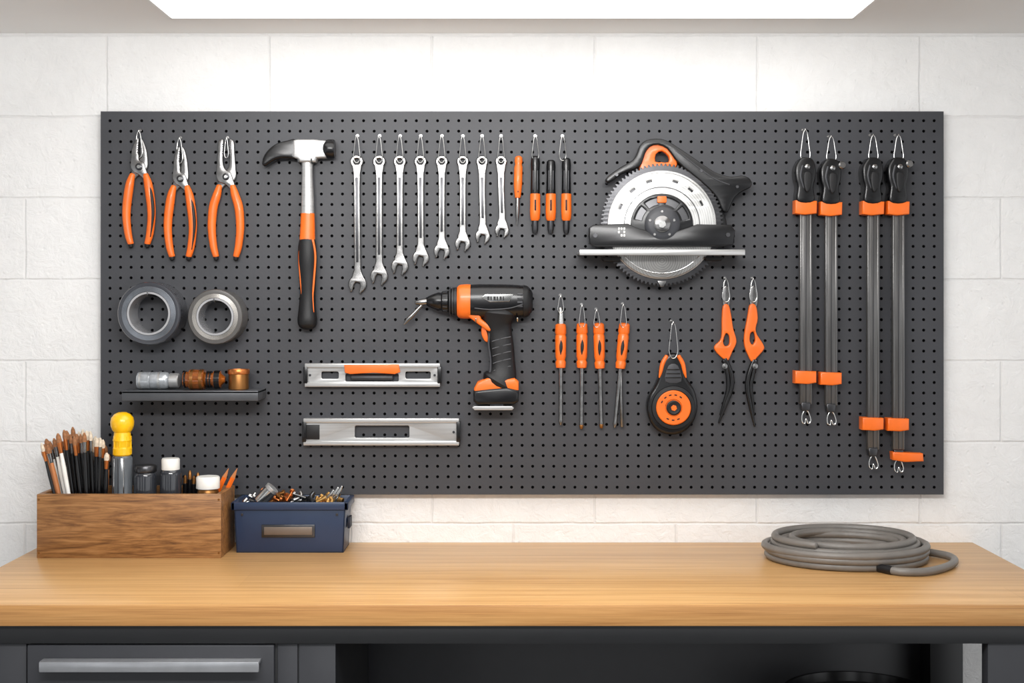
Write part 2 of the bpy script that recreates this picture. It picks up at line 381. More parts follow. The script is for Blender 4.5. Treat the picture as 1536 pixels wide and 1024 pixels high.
# ---------------- pliers
def pliers(cx,top,piv,hs,end,spread,label,jw=11,tip=3,open_=0.5,inlay=True):
    t=Thing('pliers',label,'pliers','pliers hanging on the pegboard')
    for sgn,yf in ((-1,YB-.016),(1,YB-.011)):
        f=lambda x,y:(cx+sgn*x,y)
        o=[f(open_,top+2),f(tip,top),f(tip+3.5,top+5),f(jw-1.5,top+(piv-top)*.42),f(jw,piv-12),f(jw+.5,piv+1),f(jw-4,piv+9),f(2,piv+12),f(-4,piv+17),f(-9,hs+8),f(-15,hs+7),f(-13,piv+13),f(-10,piv+4),f(-7,piv-5),f(0,piv-9),f(open_,piv-16),f(open_+1,top+(piv-top)*.5)]
        j=t.add('jaw',plate(o,yf,.010,STEEL,.0026,sm=4),label='polished steel jaw')
        t.add('jaw_teeth',[plate([f(open_+.4,top+6+k*3.4),f(open_+2.6,top+7+k*3.4),f(open_+2.6,top+8.2+k*3.4),f(open_+.4,top+8+k*3.4)],yf-.0006,.003,DSTEEL,.0002) for k in range(5)],j)
    c=W(cx,piv+1,YB-.016)
    t.add('pivot_bolt',[lathe([(.0085,0),(.0085,.002),(.006,.0035),(0,.0035)],c,(0,-1,0),DSTEEL,20),lathe([(.004,0),(.004,.0046),(0,.0046)],c,(0,-1,0),BSTEEL,12)])
    for sgn in (-1,1):
        X=lambda d:cx+sgn*d
        y=YB-.0125
        H=end-hs
        path=[(X(10),hs-2,4.2),(X(13.5),hs+H*.10,6.2),(X(spread-2.2),hs+H*.26,6.7),(X(spread),hs+H*.45,6.4),(X(spread),hs+H*.62,6.0),(X(spread-2.5),hs+H*.82,5.5),(X(spread-6),end-6,4.6)]
        gi=t.add('grip',pt(path,y,ORANGE,.95),label='orange dipped handle grip')
        t.add('grip_tip',pt([(X(spread-5.4),end-9,4.6),(X(spread-6.3),end-1,3.6)],y,BLACK,.95,n=1),gi,'black grip tip')
        if inlay and sgn==1:
            t.add('grip_inlay',pt([(X(15),hs+12,1.5),(X(spread+.5),hs+H*.3,2.8),(X(spread+2.2),hs+H*.55,2.6),(X(spread-1.5),end-16,1)],y-.006,BLACK,.9),gi,'black rubber inlay')
    t.done()
pliers(208.5,207,249,264,371,18.5,'orange-handled combination pliers with grey steel jaws',12.5,3,.6)
pliers(270.5,220,267,282,390,18.5,'orange-handled long-nose pliers hanging from a wire hook',11.5,3,.5)
pliers(339,209,264,281,390,21,'orange-handled pliers with bright open steel jaws',14.5,8.5,4,False)
hook(208,197,236,5.5); hook(269,208,244,5); hook(339.5,208,236,3)
# ---------------- hammer
t=Thing('claw_hammer','claw hammer with steel head and orange-black rubber grip','hammer')
yh=YB-.038
claw=[(392.5,245),(395,234),(403,223),(415,214.5),(430,210.5),(443,209.5),(443,237),(436,237.5),(426,237),(415,238.5),(406,243),(397,249)]
h=t.add('head',[plate([(439,210),(446,208.5),(470,208.5),(489,210.5),(489,236.5),(475,237),(473,243),(449,243),(446,238),(439,236)],yh,.031,ALU,.005,bres=3)])
t.add('claw',plate(cat(claw,3),yh+.001,.029,BLACKG,.006,bres=3),h,'black curved claw')
p=W(489,223.5,yh+.015)
t.add('striking_face',lathe([(.012,-.008),(.018,-.004),(.0212,.0),(.0225,.006),(.0225,.018),(.0205,.021),(0,.021)],p,(1,0,0),BLACKG,36),h,'black striking face')
yc=YB-.022
t.add('shaft',pt([(461,238,9),(461,260,8.2),(461.5,300,9.5),(461.5,330,10)],yc,ALU,.9,sq=2.6),label='silver steel shaft')
t.add('collar',pt([(461.5,320,10.3),(461.5,335,10.8),(461,362,11.8)],yc,ORANGE,.95,rnd=False,sq=2.5),label='orange collar')
g=t.add('grip',pt([(461,358,11.5),(461,368,13.5),(461,388,14.4),(461.5,412,13),(461.5,440,11.8),(461,462,13),(461,478,14.8),(461,486,14.2)],yc,BLACK,.95,sq=2.4),label='black rubber grip')
for s_ in (-1,1):
    t.add('grip_inlay',pt([(461+s_*8,360,2.2),(461+s_*11.5,378,1.7),(461+s_*11.7,395,1.6),(461+s_*9.4,425,1.6),(461+s_*8.2,445,1.2),(461+s_*9.5,468,.8)],yc-.0125,ORANGE,.8),g,'orange grip stripe')
t.done()
for px in (452,471):
    hk=Thing('peg_hook','steel peg holding up the hammer head','hook','wire hooks on the pegboard')
    a=W(px,247,YB); 
    hk.add('peg_hook',tube([a+Vector((0,.003,0)),a+Vector((0,-.03,0)),a+Vector((0,-.042,.003)),a+Vector((0,-.045,.010))],.0016,STEEL,8)); hk.done()
# ---------------- wrenches
def wrench(cx,bx,bot,R,rr):
    t=Thing('combination_wrench','steel combination wrench hanging by its ring end','wrench','row of combination wrenches')
    ry=242; yf=YB-.012
    C=(bx,bot-R*.92); ang=math.radians(13)
    def L(x,y):
        return (C[0]+x*math.cos(ang)-y*math.sin(ang),C[1]+x*math.sin(ang)+y*math.cos(ang))
    w=R*.37; hw=5.2
    pts=[(cx+hw*1.45,ry+4),(cx+hw*1.05,ry+18),(cx+hw*.95,ry+40),(bx+hw*.95,C[1]-R*2.6),(bx+hw*1.0,C[1]-R*1.6),(bx+hw*1.5,C[1]-R*1.02)]
    for a in range(-38,54,13):
        A=math.radians(a); pts.append(L(R*math.cos(A),R*math.sin(A)))
    pts+=[L(w*1.75,R*.98),L(w*1.25,R*.98),L(w,R*.82),L(w,.15*R),L(w*.62,-.2*R),L(-w*.62,-.2*R),L(-w,.15*R),L(-w,R*.82),L(-w*1.25,R*.98),L(-w*1.75,R*.98)]
    for a in range(127,219,13):
        A=math.radians(a); pts.append(L(R*math.cos(A),R*math.sin(A)))
    pts+=[(bx-hw*1.5,C[1]-R*1.02),(bx-hw*1.0,C[1]-R*1.6),(bx-hw*.95,C[1]-R*2.6),(cx-hw*.95,ry+40),(cx-hw*1.05,ry+18),(cx-hw*1.45,ry+4)]
    s_=t.add('shank',plate(pts,yf,.009,STEEL,.0024,bres=3),label='satin steel shank with open jaw')
    t.add('shank_shade_strip',plate([(cx-2.0,ry+24),(cx+2.0,ry+24),(bx+1.8,C[1]-R*2.4),(bx-1.8,C[1]-R*2.4)],yf-.0005,.002,DSTEEL,.0004),s_)  # thin dark strip paints the shading line of the shank's channel
    c=W(cx,ry,yf-.0005); s=sc(yf)
    t.add('ring_end',lathe([(rr*.5*s,.0015),(rr*.6*s,0),(rr*s*.84,0),(rr*s,.003),(rr*s,.008),(rr*s*.84,.010),(rr*.5*s,.010)],c,(0,1,0),STEEL,24,closed=True))
    t.done()
    hook(cx,205,243,4.8,YB-.017)
WX=[(535,536,438.5),(568.5,568.5,426),(599.5,599.5,411),(630.5,631,398),(662.5,662.5,387.5),(694,694,376),(723,724,364.5),(751.5,753,355.5)]
for i,(a,b,c) in enumerate(WX): wrench(a,b,c,13.6-i*.4,10-i*.15)
# ---------------- drivers
def drv(name,label,A,B,parts,y,cat_='screwdriver',group=None,extra=None):
    t=Thing(name,label,cat_,group); s=sc(y)
    p0=W(A[0],A[1],y);p1=W(B[0],B[1],y); 
    ids={}
    for n,m,lab,pr in parts:
        ids[n]=t.add(n,rod(p0,p1,[(a,r*s) for a,r in pr],m,20),label=lab)
    if extra: extra(t,ids)
    t.done()
def ex(t,ids):
    t.add('grip_panel',pt([(777,262,1.2),(777,275,1.8),(777,288,1.2)],YB-.0185,BLACK,.6),ids['handle'])
drv('screwdriver','slim orange pocket screwdriver with tapered steel tip',(778,234),(775.5,338),[
 ('handle',ORANGE,'orange handle',[(0,3),(.02,5.5),(.08,6),(.12,5),(.16,6.3),(.4,6.3),(.5,5.6),(.6,4.2),(.61,2)]),
 ('shaft',STEEL,'steel shaft',[(.6,2.8),(.75,3.2),(.86,2.4),(1,.6)])],YB-.011,extra=ex)
for cx,top in ((803,234),(826.5,240),(849.5,237)):
    def ex2(t,ids,cx=cx):
        for d in (-3.2,3.2):
            t.add('grip_rib',pt([(cx+d,256,.9),(cx+d,284,.9)],YB-.022,DGREY,.7,n=1),ids['handle'])
        t.add('collar_slot',pt([(cx,300,1.3),(cx,315,1.3)],YB-.0245,BLACK,.6,n=1),ids['collar'])
    H=350-top
    T=lambda y:(y-top)/H
    drv('nut_driver','black and orange nut driver with dark socket tip',(cx,top),(cx-.5 if cx<840 else cx,350),[
     ('handle',BLACKG,'black upper handle',[(0,4),(.02,6.2),(.1,7),(.2,6.4),(T(288),7),(T(292),6.5)]),
     ('collar',ORANGE,'orange collar',[(T(290),6),(T(291),7.6),(T(318),7.8),(T(328),7.2),(T(331),5.5)]),
     ('socket',DSTEEL,'dark steel socket',[(T(330),5),(T(344),4.8),(T(346),4.4),(1,3.4)])],YB-.0125,'nut driver','three nut drivers on the pegboard',ex2)
hook(803,205,240,5,YB-.019); hook(844,205,240,5,YB-.019)
# ---------------- circular saw
t=Thing('circular_saw','circular saw with silver toothed blade and black-orange handle','circular saw')
C=(993,337)
def disc(r,yf,th,mat,bev=.001,holes=(),n=64): return plate(circ(C[0],C[1],r,n),yf,th,mat,bev,holes)
hs_=[(909,272),(911,265),(930,251),(949,240),(956,229),(960,218),(969,210),(984,207.5),(996,209),(1010,216),(1040,236),(1066,254),(1080,261),(1098,265),(1112,263),(1123,266),(1128,273),(1126,281),(1114,287),(1103,295),(1097,307),(1092,318),(1084,316),(1078,302),(1070,290),(1050,271),(1026,252),(1012,238),(1001,223),(987,217),(975,220),(968,230),(963,245),(955,252),(934,260),(920,270),(913,274)]
hm=t.add('handle',plate(hs_,YB-.056,.034,BLACKG,.004,sm=2,bres=3),label='black angular rear handle')
t.add('handle_seam',pt([(1014,226,.8),(1040,245,.9),(1070,267,.9),(1094,277,.9)],YB-.0563,DGREY,.7),hm)
for q in ((925,262),(1052,256),(1106,280)):
    t.add('handle_screw',lathe([(.0035,0),(.0035,.002),(0,.002)],W(q[0],q[1],YB-.056),(0,-1,0),DSTEEL,12),hm)
t.add('front_grip',plate([(959,259),(962,242),(968,226),(978,217),(992,216),(1004,224),(1012,236),(1016,246),(1008,258),(994,254),(976,254)],YB-.050,.020,ORANGE,.003,holes=[[(984,231),(993,226),(1003,234),(1003,243),(992,243),(983,242)]],sm=2,hsm=2),hm,'orange inner grip section')
t.add('motor_housing',plate([(930,300),(952,270),(993,259),(1032,264),(1062,284),(1084,312),(1092,345),(1088,368),(900,368),(908,335)],YB-.042,.041,BLACK,.006,sm=4),label='black motor housing')
teeth=[]
for i in range(90):
    a=math.radians(i*4)
    for da,r in ((0,88.5),(.9,92.5),(2.2,91.5),(2.8,88.5)):
        A=a+math.radians(da); teeth.append((C[0]+r*math.cos(A),C[1]+r*math.sin(A)))
b_=t.add('blade',plate(teeth,YB-.0530,.003,DSTEEL,.0004),label='dark toothed saw blade')
slots=[]
for a0 in (200,226,250,284,306,328): slots.append(arcslot(C[0],C[1],66,69,a0,a0+7))
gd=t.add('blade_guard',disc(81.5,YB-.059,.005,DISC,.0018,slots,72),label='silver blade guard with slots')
t.add('guard_rib',[plate(circ(C[0],C[1],79.5,64),YB-.0603,.002,BSTEEL,.0006,[circ(C[0],C[1],78,64)])],gd)
t.add('guard_rib',[plate(circ(C[0],C[1],57,64),YB-.0603,.002,DSTEEL,.0006,[circ(C[0],C[1],55.8,64)])],gd)
t.add('inner_ring',[plate(circ(C[0],C[1],47,48),YB-.064,.008,BLACKG,.002,[arcslot(C[0],C[1],31,41,a,a+30) for a in (192,232,280,318)])],gd,'black ventilated inner ring')
t.add('inner_ring_backing',disc(42,YB-.0603,.002,GROOVE,.0003),gd)
t.add('orange_tab',plate(rect(986,294,1000,304,2),YB-.068,.006,ORANGE,.001),gd,'small orange tab')
hub=t.add('hub',[lathe([(.041,0),(.041,.010),(.037,.014),(.030,.016),(0,.016)],W(C[0],C[1]-1,YB-.062),(0,-1,0),DGREY,40)],label='dark hub')
t.add('arbor_bolt',[lathe([(.019,0),(.019,.006),(.016,.008),(0,.008)],W(C[0],C[1]-1,YB-.078),(0,-1,0),STEEL,32),lathe([(.009,0),(.009,.004),(0,.004)],W(C[0],C[1]-1,YB-.086),(0,-1,0),BSTEEL,6)],hub,'bright hex arbor bolt')
for k in range(5):
    a=math.radians(k*72-90); c=W(C[0]+19*math.cos(a),C[1]-1+19*math.sin(a),YB-.0775)
    t.add('hub_screw',lathe([(.003,0),(.003,.0022),(0,.0022)],c,(0,-1,0),STEEL,10),hub)
bd=t.add('shoe_bracket',plate([(884,341),(890,337),(942,335),(954,341),(970,346),(984,354),(1002,354),(1016,346),(1032,341),(1046,336),(1097,337),(1103,346),(1100,367),(1085,370),(893,370),(884,364)],YB-.076,.050,BLACKG,.003),label='black shoe bracket')
for q in ((893,353),(1092,352)):
    t.add('bracket_screw',lathe([(.005,0),(.005,.003),(0,.003)],W(q[0],q[1],YB-.076),(0,-1,0),DSTEEL,12),bd)
mk=[plate(rect(927+i*4,341+j*5,929.8+i*4,344.6+j*5,.8),YB-.0767,.001,WHITE,.0002) for i in range(3) for j in range(3) if (i,j) not in ((1,1),(0,2))]
t.add('emblem',mk,bd,'small white printed emblem')
a=W(869,383.5,YB-.12);b=W(1118,374,YB-.12)
sp_=t.add('base_plate',[box(a.x,b.x,YB-.115,YB-.004,a.z+.005,b.z-.004,ALU,.0015),box(a.x,b.x,YB-.120,YB-.113,a.z+.001,b.z,ALU,.002)],label='silver base plate')
t.add('plate_foot',plate([(902,385),(932,385),(930,392),(906,392)],YB-.07,.03,BLACK,.002),sp_)
t.add('plate_foot',plate([(1056,385),(1086,385),(1082,391),(1060,391)],YB-.07,.03,BLACK,.002),sp_)
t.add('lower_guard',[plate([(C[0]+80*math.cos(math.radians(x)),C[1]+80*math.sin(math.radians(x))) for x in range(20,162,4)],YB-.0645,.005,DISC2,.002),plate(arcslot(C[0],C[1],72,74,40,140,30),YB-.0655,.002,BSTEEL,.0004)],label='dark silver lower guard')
t.add('guard_pin',plate([(986,421),(1000,421),(995,430),(991,430)],YB-.06,.006,STEEL,.001),label='steel pin')
t.done()
# ---------------- bar clamps
def clamp(cx,top,oc,oc2,end,label,side=False,knob=False):
    t=Thing('bar_clamp',label,'bar clamp','bar clamps on the pegboard')
    yc=YB-.024
    a=W(cx-9,0,yc-.007).x;b=W(cx+9,0,yc-.007).x
    z0=W(cx,end,yc).z; z1=W(cx,oc-4,yc).z; m_=(a+b)/2
    t.add('bar',[box(a,b,yc-.007,yc+.008,z0,z1,BARM,.002),box(a+.0005,a+.005,yc-.0085,yc,z0+.001,z1,BARM,.001),box(b-.005,b-.0005,yc-.0085,yc,z0+.001,z1,BARM,.001),box(m_-.0012,m_+.0012,yc-.0074,yc,z0+.002,z1,BARC,.0005)],label='flat worn grey steel bar')
    h=t.add('head',[plate([(cx-10.5,top+3),(cx-5,top-2),(cx+6,top-2),(cx+12,top+3),(cx+15,top+14),(cx+14.5,top+30),(cx+11.5,top+42),(cx+12,oc+2),(cx-12.5,oc+2),(cx-12,top+42),(cx-15,top+30),(cx-15.5,top+14)],yc-.020,.044,BLACKG,.005,sm=4,bres=3)],label='black clamp head')
    t.add('head_rib',pt([(cx-5,top+10,1.6),(cx-8,top+26,1.8),(cx-3,top+44,1.4)],yc-.0205,DGREY,.7),h)
    t.add('head_lever',plate([(cx-2,top+20),(cx+9,top+22),(cx+7,top+44),(cx+1,top+50),(cx-3,top+38)],yc-.026,.010,BLACK,.003,sm=3),h,'black release lever')
    t.add('rivet',lathe([(.006,0),(.006,.003),(.003,.0045),(0,.0045)],W(cx+2,top+12,yc-.020),(0,-1,0),STEEL,16),h)
    if knob: t.add('knob',[lathe([(.004,-.004),(.004,0),(.009,.001),(.0095,.004),(.0075,.007),(0,.007)],W(cx+15,top+8,yc-.016),(.35,-1,.1),STEEL,20)],h,'steel thumb knob')
    t.add('collar',plate([(cx-16,oc),(cx+17,oc+1),(cx+16.5,oc+20),(cx-2,oc+22),(cx-16,oc+20)],yc-.018,.036,ORANGE,.003),label='orange collar')
    t.add('sliding_jaw',[plate([(cx-16,oc2),(cx+16,oc2+1),(cx+16,oc2+18),(cx+3,oc2+20),(cx-16,oc2+19)],yc-.018,.036,ORANGE,.003)],label='orange sliding jaw')
    if side:
        t.add('jaw_pad',[plate([(cx-9,end+4),(cx+37,end+6),(cx+38,end+18),(cx+10,end+19),(cx-8,end+16)],yc-.018,.03,ORANGE,.003),box(a+.003,b-.003,yc-.008,yc+.008,z0-.025,z0,DSTEEL,.002)],label='orange side jaw pad')
    else:
        t.add('end_stop',plate([(cx-7,end-2),(cx+7,end-2),(cx+6,end+10),(cx-6,end+10)],yc-.012,.024,DSTEEL,.002))
    e=end+(14 if side else 9)
    lp=cat([(cx-2,e),(cx-6,e+8),(cx-6,e+17),(cx-2,e+20),(cx,e+13),(cx+3,e+20),(cx+7,e+16),(cx+5,e+7),(cx+2,e+1)],4)
    t.add('end_loop',tube([W(u,v,yc-.004) for u,v in lp],.0015,BSTEEL,8,closed=True),label='bright wire end loop')
    t.done()
clamp(1209,238,300,556,606,'short bar clamp with orange collars and black head')
clamp(1247,240,302,558,608,'short bar clamp with orange collars and steel thumb knob',knob=True)
clamp(1310,238,301,626,674,'long bar clamp with orange collars and black head')
clamp(1348,238,301,627,674,'long bar clamp with orange sideways jaw pad at its end',side=True,knob=True)
for px,a,b in ((1208,195,243),(1247,205,244),(1310,203,243),(1348,203,243)): hook(px,a,b,7,YB-.03)
# ---------------- tape rolls
def roll(px,py,R,r,m1,m2,label,fy):
    t=Thing('tape_roll',label,'tape roll','tape rolls on the pegboard'); s=sc(fy); c=W(px,py,fy); L=YB-fy
    rc=r+3
    t.add('tape_winding',[lathe([(rc*s,.001),((rc+R)/2*s,.0),(R*s*.97,.001),(R*s,.004),(R*s,L-.003),(R*s*.97,L),(rc*s,L)],c,(0,1,0),m1,64,closed=True),
        lathe([(rc*s,.0015),(rc*s*1.02,-.0012),((R-7)*s,-.0002),((R-6)*s,.001),((R-6)*s,.002),(rc*s,.002)],c,(0,1,0),m2,64,closed=True)],angle=30)
    t.add('core',lathe([(r*s,-.001),((rc)*s,-.001),((rc)*s,L),(r*s,L)],c,(0,1,0),CORE,48,closed=True),label='pale shiny core')
    t.done()
    z=c.z+(r-2.5)*s
    h=Thing('peg_hook','steel peg carrying a tape roll','hook','wire hooks on the pegboard')
    h.add('peg_hook',tube([(c.x,YB+.003,z-.001),(c.x,fy-.004,z-.001),(c.x,fy-.010,z+.003),(c.x,fy-.011,z+.008)],.0018,STEEL,10)); h.done()
roll(223,470,47.5,29.5,TAPE1,TAPE1F,'wide slate grey tape roll hanging on a peg',YB-.072)
roll(322.5,475,41.5,25,TAPE2,TAPE2F,'silver-grey tape roll hanging on a peg',YB-.066)
# ---------------- shelf
ys=-.125; a=W(183,601,ys);b=W(387,586,ys)
t=Thing('wall_shelf','narrow dark grey metal shelf hooked on the pegboard','shelf')
ZS=b.z
t.add('shelf_tray',[box(a.x,b.x,ys,YB,ZS-.006,ZS,GUN,.001),box(a.x,b.x,ys,ys+.004,a.z,ZS-.001,GUN,.001)])
for x in (a.x,b.x-.004): t.add('side_flange',box(x,x+.004,ys+.003,YB,a.z,ZS-.001,GUN,.001))
t.done()
yi=-.075;s=sc(yi)
t=Thing('glass_bottle','small clear grey bottle with metal bands lying on the shelf','bottle')
zc=ZS+13*s+.0005
t.add('body',lathe([(.008,0),(12*s,.002),(13*s,.004),(13*s,.030),(12*s,.032),(13*s,.034),(13*s,.068),(12*s,.072),(9*s,.076)],(W(206,0,yi).x,yi,zc),(1,0,0),CLEAR,28))
t.add('screw_cap',lathe([(9*s,.076),(11*s,.077),(11*s,.096),(10*s,.098),(.004,.098)],(W(206,0,yi).x,yi,zc),(1,0,0),ALU,28),label='silver screw cap')
for h0 in (.006,.050): t.add('band',lathe([(12.2*s,h0),(13.3*s,h0+.001),(13.3*s,h0+.006),(12.2*s,h0+.007)],(W(206,0,yi).x,yi,zc),(1,0,0),ALU,28,closed=True))
t.done()
t=Thing('hose_coupling','amber and dark threaded coupling lying on the shelf','coupling')
zc=ZS+15*s+.0005;x=W(275,0,yi-.01).x
t.add('body',lathe([(.008,0),(11*s,.001),(12*s,.004),(12*s,.014),(15*s,.016),(15*s,.050),(10*s,.053),(10*s,.070),(13*s,.072),(13*s,.088),(9*s,.090),(.006,.098)],(x,yi-.01,zc),(1,0,0),AMBER,28))
for h0 in (.004,.056,.063): t.add('thread_ring',lathe([(9*s,h0),(12.6*s,h0),(12.6*s,h0+.004),(9*s,h0+.004)],(x,yi-.01,zc),(1,0,0),BLACKG,28,closed=True),label='dark ring')
for h0 in (.019,.040): t.add('grip_band',lathe([(10*s,h0),(15.4*s,h0),(15.4*s,h0+.007),(10*s,h0+.007)],(x,yi-.01,zc),(1,0,0),BRONZE,28,closed=True),label='bronze band')
t.add('end_cap',lathe([(10*s,.074),(13.5*s,.074),(13.5*s,.087),(10*s,.087)],(x,yi-.01,zc),(1,0,0),BLACKG,28,closed=True),label='black end cap')
t.done()
t=Thing('metal_tin','small amber tin with copper lid standing on the shelf','tin')
x=W(358,0,yi).x
t.add('can',lathe([(14.5*s,0),(15*s,.001),(15*s,.036),(14.5*s,.038)],(x,yi,ZS+.0003),(0,0,1),BRONZE,32))
t.add('lid',lathe([(16*s,.036),(16.4*s,.038),(16.4*s,.045),(15.8*s,.047),(14*s,.047),(13.6*s,.045),(0,.045)],(x,yi,ZS+.0003),(0,0,1),COPPER,32)); t.done()
# ---------------- levels
def level(x0,x1,y0,y1,slot,label,vial):
    t=Thing('spirit_level',label,'level','levels on the pegboard'); yf=YB-.020
    t.add('web',plate([(x0+4,y0+3),(x1-4,y0+3),(x1-4,y1-3),(x0+4,y1-3)],yf+.006,.010,ALU,.0008,holes=[rect(*s_,2.5) for s_ in slot]),label='aluminium web with cut-outs')
    for yy in ((y0,y0+6.5),(y1-6.5,y1)): t.add('rail',pbox(x0+2,x1-2,yy[0],yy[1],yf,YB-.001,ALU,.0012),label='bright aluminium rail')
    for xa,xb in ((x0,x0+6),(x1-6,x1)): t.add('end_cap',pbox(xa,xb,y0+5,y1-5,yf-.001,YB,BLACKG,.0012),label='black end cap')
    for xa in (x0+10,x1-10):
        t.add('end_screw',lathe([(.003,0),(.003,.002),(0,.002)],W(xa,(y0+y1)/2,yf+.006),(0,-1,0),DSTEEL,10))
    vial(t,yf)
    t.done()
def v1(t,yf):
    t.add('vial_housing',plate([(516,547),(598,546),(600,558),(592,561),(560,559),(525,561),(517,559)],yf-.003,.020,ORANGE,.002),label='orange top grip')
    t.add('vial',pt([(528,566,4),(588,566,4)],yf+.008,DGREY,1,n=1),label='dark vial tube')
level(455,662,545,580,[(482,557,508,568),(518,560,598,572),(608,557,646,568)],'aluminium spirit level with orange top grip',v1)
def v2(t,yf):
    t.add('end_pad',pbox(457,479,637,659,yf+.003,yf+.010,BLACK,.001),label='black end pad')
level(453,690.5,627.5,668,[(532,638,614,656.5)],'plain aluminium spirit level with rectangular cut-out and black end',v2)
# ---------------- drill
t=Thing('cordless_drill','black and orange cordless drill with battery base','drill')
yd=YB-.036
def hx(prof,mat,flat=.82,sq=2.5,yy=452,rnd=False): return pt([(x,yy+(d if len(q)>2 else 0),r) for q in prof for x,r,d in [(q[0],q[1],q[2] if len(q)>2 else 0)]],yd,mat,flat,n=4,seg=24,rnd=rnd,sq=sq)
body=t.add('body',[hx([(797,15),(794,21),(784,24),(765,25.5),(730,26),(708,25.5),(703,24)],BLACKG)],label='black motor body')
t.add('rear_cap',[hx([(799,12),(797,17),(792,22.5),(786,24.5),(785,24.5)],BLACK,.84)],body,'black rear cap')
t.add('orange_collar',[hx([(706,25.5),(700,26),(690,25),(686,22)],ORANGE,.84)],body,'orange collar ring')
t.add('orange_skirt',[plate([(698,470),(716,460),(722,478),(738,490),(734,497),(720,488),(708,479)],yd-.023,.02,ORANGE,.004,sm=3)],body,'orange lower trim')
t.add('body_seam',pt([(712,462,.9),(735,464,.9),(765,462,.9),(784,456,.9)],yd-.0345,DGREY,.7),body)
t.add('clutch_ring',[hx([(689,20),(687,21.5),(678,20),(673,17)],BLACK,.86,2)],body)
for x_ in (684,680,676): t.add('clutch_groove',[hx([(x_,21.9),(x_-1.2,21.7)],DGREY,.86,2)],body)
ck=t.add('chuck',[pt([(674,452,15),(672,452,16.5),(664,452,15.5),(662,452,13.5),(660,452,13.5),(658,452,14),(648,452,10.5),(642,452,7.5),(640,452,6)],yd,BLACKG,1,n=1,seg=24,rnd=False)],label='black keyless chuck')
for i in range(12):
    A=i*math.pi/6; c=W(671,452,yd); r=16.2*sc(yd); d=W(665,452,yd)
    t.add('chuck_rib',tube([c+Vector((0,r*math.cos(A),r*math.sin(A))),d+Vector((0,r*.97*math.cos(A),r*.97*math.sin(A)))],.0009,DGREY,6),ck)
t.add('chuck_ring',lathe([(13.6*sc(yd),0),(13.6*sc(yd),.002)],W(662.3,452,yd),(1,0,0),GROOVE,24),ck,'thin steel ring')
t.add('drill_bit',[pt([(642,452,5),(633,453,5),(624,454,3)],yd,STEEL,1,n=1)],ck,'short steel bit')
t.add('bit_clip',[pt([(634,456,2),(621,470,3),(612,479,3),(606,486,1.2)],yd,STEEL,.6)],ck,'hanging steel clip')
hd=t.add('handle',[pt([(748,470,27),(747,484,22),(749,498,19),(752,520,19),(754,545,19),(753,562,22),(748,572,26)],yd,BLACK,.82,n=5,seg=24,sq=2.7)],label='black rubber handle')
for k in range(5):
    yy=508+k*11; t.add('grip_ridge',pt([(738+k*.6,yy+4,.9),(752,yy,1.1),(766,yy-3,.9)],yd-.0232,DGREY,.6),hd)
t.add('trigger',plate([(724,486),(734,490),(735,510),(728,512),(722,500)],yd-.010,.022,ORANGE,.003,sm=3),hd,'orange trigger')
t.add('handle_stripe',pt([(735,494,1.8),(733,515,1.6),(736,540,1.6),(735,562,2.5)],yd-.017,DGREY,.8),hd)
t.add('base_trim',plate([(711,582),(716,573),(736,565),(756,569),(772,567),(778,573),(778,588),(760,584),(735,588),(711,590)],yd-.030,.060,ORANGE,.005,sm=0),label='orange base trim')
t.add('battery',plate([(710,586),(735,583),(760,581),(778,585),(778,602),(772,606),(716,607),(710,602)],yd-.033,.066,BLACKG,.006),label='black battery pack')
t.add('foot_plate',[plate([(708,611),(712,609),(768,609),(771,612),(768,615),(712,615)],yd-.030,.055,ALU,.001),pbox(735,755,605,611,yd-.02,yd+.02,DSTEEL,.001)],label='silver foot plate')
bg=t.add('badge',plate([(722,446),(728,441),(770,441),(764,452),(735,453)],yd-.0360,.008,BSTEEL,.0008),body,'silver badge')
mk=[]
for i,(w_) in enumerate((3,2,3.4,2.4,3,2)): mk.append(pbox(731+i*4.6,731+i*4.6+w_,444.5,450,yd-.0364,yd-.0358,BLACK,0))
t.add('badge_lettering',mk,bg)
for i in range(4): t.add('vent_slot',pbox(776,784,440+i*6,442.5+i*6,yd-.0335,yd-.012,DGREY,.0006),body)
t.done()
hk=Thing('peg_hook','pair of steel pegs carrying the drill body','hook','wire hooks on the pegboard')
for px,py in ((715,481),(776,480)):
    a=W(px,py,YB)
    hk.add('peg',tube([a+Vector((0,.003,0)),a+Vector((0,-.06,-.001)),a+Vector((0,-.066,.006))],.002,BSTEEL,8))
hk.done()
